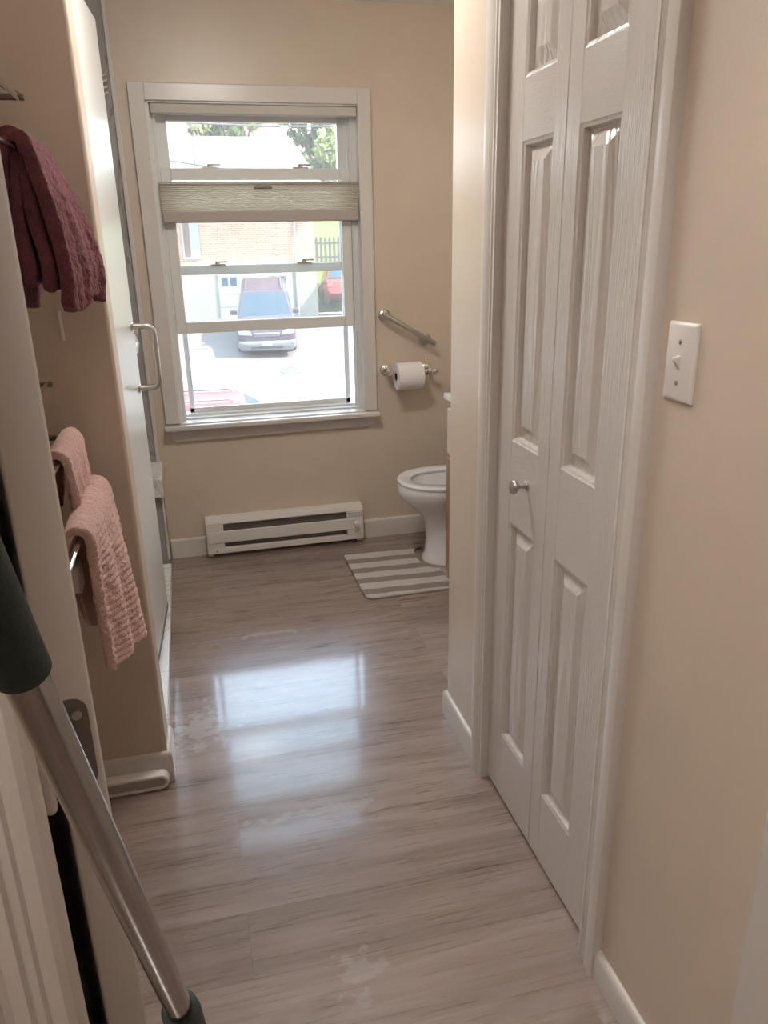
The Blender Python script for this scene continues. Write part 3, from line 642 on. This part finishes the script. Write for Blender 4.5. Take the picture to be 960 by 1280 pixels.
def towel(name, ma, label, group, xb, zb, y0, y1, r, Ll, Lr, flR, flL, folds, th, mid=0, wig=.0, nu=32, nv=64):
    rows = []
    for i in range(nu+1):
        u = i/nu; y = y0+(y1-y0)*u; row = []
        ll, lr = Ll(u), Lr(u)
        for j in range(nv, 0, -1):
            t = j/nv; f = folds(u, t)*.7
            row.append((xb-r-flL(u, t)-f, y+wig*math.sin(9*t+3)*t, zb-ll*t))
        for k in range(9):
            a = PI-k*PI/8; row.append((xb+r*math.cos(a), y, zb+(r+.003)*math.sin(a)))
        for j in range(1, nv+1):
            t = j/nv; f = folds(u+.13, t)
            row.append((xb+r+flR(u, t)+f, y+wig*math.sin(8*t)*t, zb-lr*t))
        rows.append(row)
    g = G(); g.sheet(rows)
    if mid:
        for dx, ln in ((-.35, .93), (.45, .97)):
            g.sheet([[(xb+dx*r+.008*math.sin(6*u_+9*t_+dx)*t_+dx*.03*t_, y0+.012+(y1-y0-.024)*u_, zb+r*.6-ln*mid*t_) for t_ in [q_/14 for q_ in range(15)]] for u_ in [q_/12 for q_ in range(13)]])
    o = g.build(name, ma, smooth=True, solid=th)
    md = o.modifiers.new('smooth', 'SUBSURF'); md.levels = 1; md.render_levels = 2
    tx = bpy.data.textures.new(name+' pile', 'CLOUDS'); tx.noise_scale = .02
    md = o.modifiers.new('pile', 'DISPLACE'); md.texture = tx; md.strength = .006; md.mid_level = .5
    return tag(o, label, 'towel', group)
s = math.sin
towel('towel', M['red'], 'burgundy towel hanging from the upper rack', 'towels on the racks', -.268, 1.640, 1.60, 1.865, .022,
      lambda u: .27+.02*u, lambda u: .275+.012*s(7*u), lambda u, t: (.034+.034*u)*s(min(1,t*1.06)*PI*.5)*(1-.12*max(0,t-.8)*5), lambda u, t: .03*t,
      lambda u, t: .009*s(u*12+.8)*min(1, t*2.2)*(1-.6*t*t)+.003*s(u*37)*t, .026, mid=.27)
towel('towel', M['pink'], 'small pink towel on the middle bar of the lower rack', 'towels on the racks', -.287, 1.052, 1.63, 1.865, .019,
      lambda u: .13, lambda u: .12+.01*u, lambda u, t: .004*s(min(1, t*1.3)*PI*.6), lambda u, t: .02*t,
      lambda u, t: .006*s(u*17)*min(1, t*2), .018)
towel('towel', M['pink'], 'large pink ribbed towel on the lowest bar, hem nearest the floor', 'towels on the racks', -.248, .930, 1.49, 1.87, .022,
      lambda u: .07+.23/(1+math.exp(-(u-.5)*30)), lambda u: .285+.10*u, lambda u, t: (.006+.040*u)*t**.8, lambda u, t: .02*t,
      lambda u, t: .010*s(u*15+1.2)*min(1, t*2.2)+.0017*s(t*135+1.5*s(u*9)), .020)
# small white pieces on the partition
wb = tag(box('wall_box', M['plastic'], -.56, -.272, 1.60, 1.65, .775, .842, bevel=.008), 'small white box behind the large pink towel below its bar', 'box')
g = G(); g.prism([(-.289, 1.335), (-.283, 1.335), (-.281, 1.268), (-.287, 1.268)], 'y', 1.960, 1.9655)
tag(g.build('adhesive_strip', M['plastic']), 'thin white strip on the partition below the burgundy towel', 'adhesive strip')

# ------------------------------------------------------------------ mop leaning in the doorway
mo = thing('mop', 'steel-handled mop with dark green grips leaning at the left doorway', 'mop', (-.008, .826, 0))
P1 = Vector((-.0965, .413, 1.191)); P2 = Vector((-.0695, .538, .830))
def P(k): return P1.lerp(P2, k)
G().tube([P(-.22), P(1.06)], .0118, 28).build('handle', M['steel'], mo, smooth=True)
G().tube([P(-.90), P(-.87), P(-.70), P(-.22), P(-.195), P(-.19)], [.012, .0155, .0162, .0148, .0148, .012], 28).build('grip', M['green'], mo, smooth=True)
G().tube([P(1.035), P(1.04), P(1.08), P(1.25), P(2.15)], [.012, .0165, .0175, .0145, .012], 24).build('lower_handle', M['green'], mo, smooth=True)
g = G(); q = P(2.2); g.prism([(q.x-.13, q.y-.045), (q.x+.13, q.y-.045), (q.x+.13, q.y+.045), (q.x-.13, q.y+.045)], 'z', .001, .045); g.build('mop_head', M['green'], mo, bevel=.01)

# ------------------------------------------------------------------ outside: driveway, neighbour's house, cars, trees
def dz(y): return -2.75 if y < 21 else (-2.75+.17*(y-21) if y < 30 else -1.22)
rows = []
for y in (4.2, 12, 21, 23.5, 26, 28, 30, 31.6): rows.append([(x, y, dz(y)) for x in (-14, -4, 2, 8, 14)])
g = G(); g.sheet(rows); tag(g.build('driveway', M['asphalt'], solid=.05, keep=True), 'pale sunlit driveway rising to the brick house', 'driveway', kind='structure')
rows = []
for y, z in ((31.6, -1.15), (33, -.6), (35.5, .45), (38, 1.1), (44, 2.6), (60, 4.2), (82, 5.0)): rows.append([(x, y, z) for x in (-30, -8, 5, 12, 30)])
g = G(); g.sheet(rows); tag(g.build('lawn', M['grass'], solid=.05, keep=True), 'sunlit green slope beside the brick house', 'lawn', kind='structure')
G_ = G(); G_.lathe([(.34, 0), (.34, .012), (.30, .016), (.30, .010), (.001, .010)], (2.97, 23.9, dz(23.9)+.027), (0, -.17, 1), 28)
tag(G_.build('manhole_cover', M['iron'], smooth=True), 'round manhole cover in the driveway in front of the parked cars', 'manhole cover')

ho = thing('house', 'orange brick house with pale roof and white garage door behind the dark car', 'house', (1.8, 31, -1.2))
g = G(); g.box(-4, 5.05, 31, 38, .80, 3.3); part(g.build('brick_wall', M['brick'], ho), 'orange brick upper wall')
g = G(); g.box(-4.05, 5.08, 30.95, 38, -1.4, .72); part(g.build('foundation_wall', M['stucco'], ho), 'pale stucco ground floor')
box('ledge', M['extwhite'], -4.1, 5.12, 30.88, 31.05, .72, .82, ho)
gd = part(box('garage_door', M['extwhite'], 1.29, 4.10, 30.90, 30.96, -1.22, .70, ho, .01), 'white garage door')
for x in (1.42, 1.74, 3.25, 3.60): 
    part(box('window', M['carglass'], x, x+.24, 30.885, 30.91, .02, .32, gd, .005), 'small dark garage window')
g = G()
for z in (-.75, -.27, .36): g.box(1.30, 4.09, 30.888, 30.905, z, z+.03)
g.build('panel_line', M['stucco'], gd)
g = G(); g.tube([(4.28, 30.90, -1.2), (4.28, 30.90, 3.2)], .055, 8); part(g.build('downspout', M['extwhite'], ho, smooth=True), 'white downspout')
g = G(); v = [(-4.6, 30.4, 3.15), (5.65, 30.4, 3.15), (5.65, 38.6, 3.15), (-4.6, 38.6, 3.15), (-3.6, 34.5, 5.60), (4.80, 34.5, 5.60)]
V = [g.bm.verts.new(p) for p in v]
for f in ((0, 1, 5, 4), (1, 2, 5), (2, 3, 4, 5), (3, 0, 4), (3, 2, 1, 0)): g.bm.faces.new([V[i] for i in f])
part(g.build('roof', M['shingle'], ho), 'pale shingled hip roof')
box('gutter', M['extwhite'], -4.6, 5.65, 30.30, 30.42, 3.05, 3.18, ho, .02)
g = G(); g.box(-.45, .42, 31.2, 32.2, 3.2, 6.1); g.box(-.52, .49, 31.13, 32.27, 6.1, 6.2); part(g.build('chimney', M['extwhite'], ho), 'white chimney block')
wf = part(box('window_frame', M['extwhite'], .10, .75, 30.93, 31.02, 1.0, 2.7, ho, .01), 'white framed window beside the brick')
part(box('pane', M['shinglered'], .18, .40, 30.92, 30.95, 1.1, 2.6, wf), 'reddish window pane')

def small_house(label, x, y, z, wd, dp, h, rh, wm, rm):
    t = thing('house', label, 'house', (x, y, z))
    box('wall', wm, x-wd/2, x+wd/2, y, y+dp, z-2, z+h, t)
    g = G(); g.prism([(y-.4, z+h), (y+dp+.4, z+h), (y+dp/2, z+h+rh)], 'x', x-wd/2-.3, x+wd/2+.3); g.build('roof', rm, t)
    for k in (-.3, .25): box('window', M['carglass'], x+k*wd-.5, x+k*wd+.5, y-.05, y+.02, z+h*.45, z+h*.8, t)
small_house('distant house with red brown roof behind the pale roof', 1.4, 50, 4.3, 10, 8, 2.2, 2.6, M['stucco'], M['shinglered'])
small_house('distant brick house half hidden by the trees', 12.5, 66, 4.3, 8, 8, 3.0, 2.2, M['brick'], M['shinglered'])

fe = thing('picket_fence', 'weathered grey picket fence on the grass right of the brick house', 'fence', (7.8, 36, .5))
for k in range(26):
    x = 5.3+k*.2; zb = .55
    g = G(); g.prism([(x, zb), (x+.11, zb), (x+.11, zb+1.1), (x+.055, zb+1.25), (x, zb+1.1)], 'y', 36.0, 36.03); g.build('picket', M['fence'], fe)
g = G(); g.box(5.3, 10.5, 36.03, 36.08, .85, .93).box(5.3, 10.5, 36.03, 36.08, 1.45, 1.53); g.build('fence_rail', M['fence'], fe)

def tree(label, x, y, z, h, r, n, cat='tree'):
    t = thing('leafy_tree', label, cat, (x, y, z), 'trees behind the brick house')
    g = G(); g.tube([(x, y, z-.3), (x+.1, y, z+h*.3), (x, y, z+h*.65)], [.25, .18, .08], 10)
    for a in (.4, 2.3, 4.4): g.tube([(x+.1, y, z+h*.3), (x+math.cos(a)*r*.6, y+math.sin(a)*r*.6, z+h*.62)], [.1, .04], 7)
    g.build('trunk', M['bark'], t, smooth=True)
    g = G(); rnd = random.Random(int(x*10+y))
    cl_ = [(Vector((rnd.gauss(0, r*.45), rnd.gauss(0, r*.45), rnd.uniform(.16, .95)*h)), rnd.uniform(.3, .5)*r) for _ in range(22)]
    for i in range(n):
        c, cr_ = rnd.choice(cl_); d = Vector((rnd.gauss(0, 1), rnd.gauss(0, 1), rnd.gauss(0, 1))).normalized()*cr_*rnd.uniform(.6, 1)
        p = Vector((x, y, z))+c+d; s_ = rnd.uniform(.16, .30)
        a = Vector((rnd.gauss(0, 1), rnd.gauss(0, 1), rnd.gauss(0, 1))).normalized(); b = a.orthogonal().normalized()
        g.bm.faces.new([g.bm.verts.new(p+q) for q in (a*s_, b*s_*.5, -a*s_, -b*s_*.5)])
    g.build('foliage', M['leaf'], t)
tree('leafy green tree rising right of the pale roof', 7.6, 45, 2.4, 8.6, 2.1, 3600)
tree('second leafy tree at the right edge of the window view', 11.6, 49, 3.0, 7.5, 2.3, 2000)
tree('pale green tree between the roof ridge and the right-hand trees', 6.0, 63, 4.2, 10.0, 2.0, 3000)
tree('leafy tree behind the ridge of the pale roof', 3.3, 43.5, 2.6, 7.4, 1.5, 2200)

for lab, a, b, sag in (('dark power wire crossing above the roof to the right', (-2.5, 20, 4.4), (7, 22, 4.55), .25), ('dark power wire low over the left of the roof', (-2.5, 24, 4.15), (6, 25, 3.2), .15)):
    a, b = Vector(a), Vector(b)
    tag(G().tube([a.lerp(b, k/16)-Vector((0, 0, sag*4*(k/16)*(1-k/16))) for k in range(17)], .022, 6).build('power_wire', M['wire'], smooth=True), lab, 'power wire')

def rsec(y, hw, z0, z1, r=.14):
    return [(-hw+r*.6, y, z0), (hw-r*.6, y, z0), (hw, y, z0+r), (hw, y, z1-r*1.4), (hw-r*.35, y, z1-r*.4), (hw-r*1.3, y, z1), (-hw+r*1.3, y, z1), (-hw+r*.35, y, z1-r*.4), (-hw, y, z1-r*1.4), (-hw, y, z0+r)]
def car(label, paint, loc, rot, L=4.5, W=1.86, Hh=1.70, hood=1.10, hatch=False, group=None):
    """nose towards -Y, centre of the car at the origin, wheels on z = 0"""
    t = local('car', label, 'car', loc, rot, group); hw = W/2; f = -L/2; be_ = Hh*.60
    hd = hood
    g = G(); g.loft([rsec(f, hw*.80, .38, hd*.62), rsec(f+.10, hw*.93, .27, hd*.80), rsec(f+.35, hw, .24, hd*.92), rsec(f+1.15, hw, .24, hd), rsec(f+2.0, hw, .24, be_), rsec(L/2-.9, hw, .24, be_+.03), rsec(L/2-.25, hw*.99, .27, be_+.02), rsec(L/2, hw*.90, .38, be_-.08)])
    body = g.build('body', paint, t, bevel=.04, seg=3, smooth=True)
    def cab(o, z0, z1):
        yf0, yf1 = f+1.05, f+1.95; yr0, yr1 = L/2-.12, L/2-(.55 if not hatch else .75)
        def at(z): 
            k = (z-be_)/(Hh-be_); return (yf0+(yf1-yf0)*k, yr0+(yr1-yr0)*k, hw*(.965-.20*k))
        return at
    at = cab(0, be_, Hh)
    def ring(z, d=0):
        a, b, c = at(z); return [(-c-d, a-d, z), (c+d, a-d, z), (c+d, b+d, z), (-c-d, b+d, z)]
    g = G(); g.loft([ring(be_-.08), ring(be_+.02), ring(Hh-.06), [(x*.90, y*.97, Hh) for x, y, _ in ring(Hh-.02)]]); g.build('cabin', paint, t, bevel=.03, smooth=True)
    z0, z1 = be_+.04, Hh-.09; a0, b0, c0 = at(z0); a1, b1, c1 = at(z1); e = .012
    def pane(nm, q):
        q = [Vector(p) for p in q]; nrm = (q[1]-q[0]).cross(q[2]-q[0]).normalized()*e
        g = G(); g.loft([[p-nrm for p in q], [p+nrm for p in q]]); part(g.build(nm, M['carglass'], t), 'dark car glass')
    pane('windshield', [(-c0*.92, a0, z0), (c0*.92, a0, z0), (c1*.90, a1, z1), (-c1*.90, a1, z1)])
    pane('rear_window', [(c0*.90, b0, z0+.05), (-c0*.90, b0, z0+.05), (-c1*.88, b1, z1), (c1*.88, b1, z1)])
    for sgn in (1, -1):
        ym = (a0+b0)/2
        for (p, q) in ((0.05, .47), (.52, .93)):
            lo = lambda k: a0+(b0-a0)*k; hi = lambda k: a1+(b1-a1)*k
            pane('side_window', [(sgn*c0, lo(p), z0), (sgn*c0, lo(q), z0), (sgn*c1, hi(q), z1), (sgn*c1, hi(p), z1)])
        g = G(); g.box(min(sgn*(hw-.02), sgn*(hw+.20)), max(sgn*(hw-.02), sgn*(hw+.20)), f+1.42, f+1.56, be_+.02, be_+.18); g.build('mirror', paint, t, bevel=.03)
        g = G(); g.tube([(sgn*c1*.80, a1+.25, Hh+.02), (sgn*c1*.80, a1+.32, Hh+.05), (sgn*c1*.80, b1-.25, Hh+.05), (sgn*c1*.80, b1-.15, Hh+.02)], .02, 8); part(g.build('roof_rail', M['silver'], t, smooth=True), 'silver roof rail')
        g = G(); g.prism([(sgn*hw*.48, hd*.66), (sgn*hw*.93, hd*.70), (sgn*hw*.96, hd*.83), (sgn*hw*.55, hd*.78)], 'y', f-.01, f+.33); part(g.build('headlight', M['lamp'], t, bevel=.02), 'clear headlight')
        g = G(); g.box(min(sgn*hw*.70, sgn*hw*.93), max(sgn*hw*.70, sgn*hw*.93), L/2-.16, L/2+.02, be_-.28, be_-.05); part(g.build('tail_light', M['tail'], t, bevel=.02), 'red tail light')
        for yy in (f+.85, L/2-.85):
            g = G(); g.lathe([(.20, -.115), (.31, -.115), (.34, -.08), (.34, .08), (.31, .115), (.20, .115)], (sgn*(hw-.10), yy, .34), (1, 0, 0), 24)
            wh = part(g.build('wheel', M['tire'], t, smooth=True), 'black tyre'); G().lathe([(.21, -.10), (.21, .10)], (sgn*(hw-.085), yy, .34), (1, 0, 0), 20).build('hubcap', M['silver'], wh, smooth=True)
    g = G(); g.box(-hw*.45, hw*.45, f-.02, f+.2, hd*.62, hd*.74); part(g.build('grille', M['silver'], t, bevel=.02), 'silver grille')
    g = G(); g.loft([rsec(f-.09, hw*.75, .27, .52, .06), rsec(f-.03, hw*.93, .24, .56, .06), rsec(f+.3, hw*1.005, .24, .56, .06)]); part(g.build('front_bumper', M['silver'], t, bevel=.02), 'silver lower bumper')
    part(box('license_plate', M['plate'], -.16, .16, f-.115, f-.06, .42, .54, t), 'white plate')
    box('intake', M['tire'], -hw*.55, hw*.55, f-.10, f, .33, .40, t)
    return t
car('dark maroon sport utility car parked nose-out before the garage door', M['carmaroon'], (2.66, 27.65, dz(27.65)+.01), (R(9.65), 0, R(-5.5)), 4.6, 1.88, 1.72, 1.10)
car('red hatchback at the bottom left of the window view', M['carred'], (.62, 15.0, -2.75), (0, 0, R(88)), 4.3, 1.80, 1.48, .95, True)
car('pale red car parked right of the brick house', M['carred'], (6.35, 32.4, -1.05), (R(8), 0, R(176)), 4.4, 1.80, 1.50, .95, True)
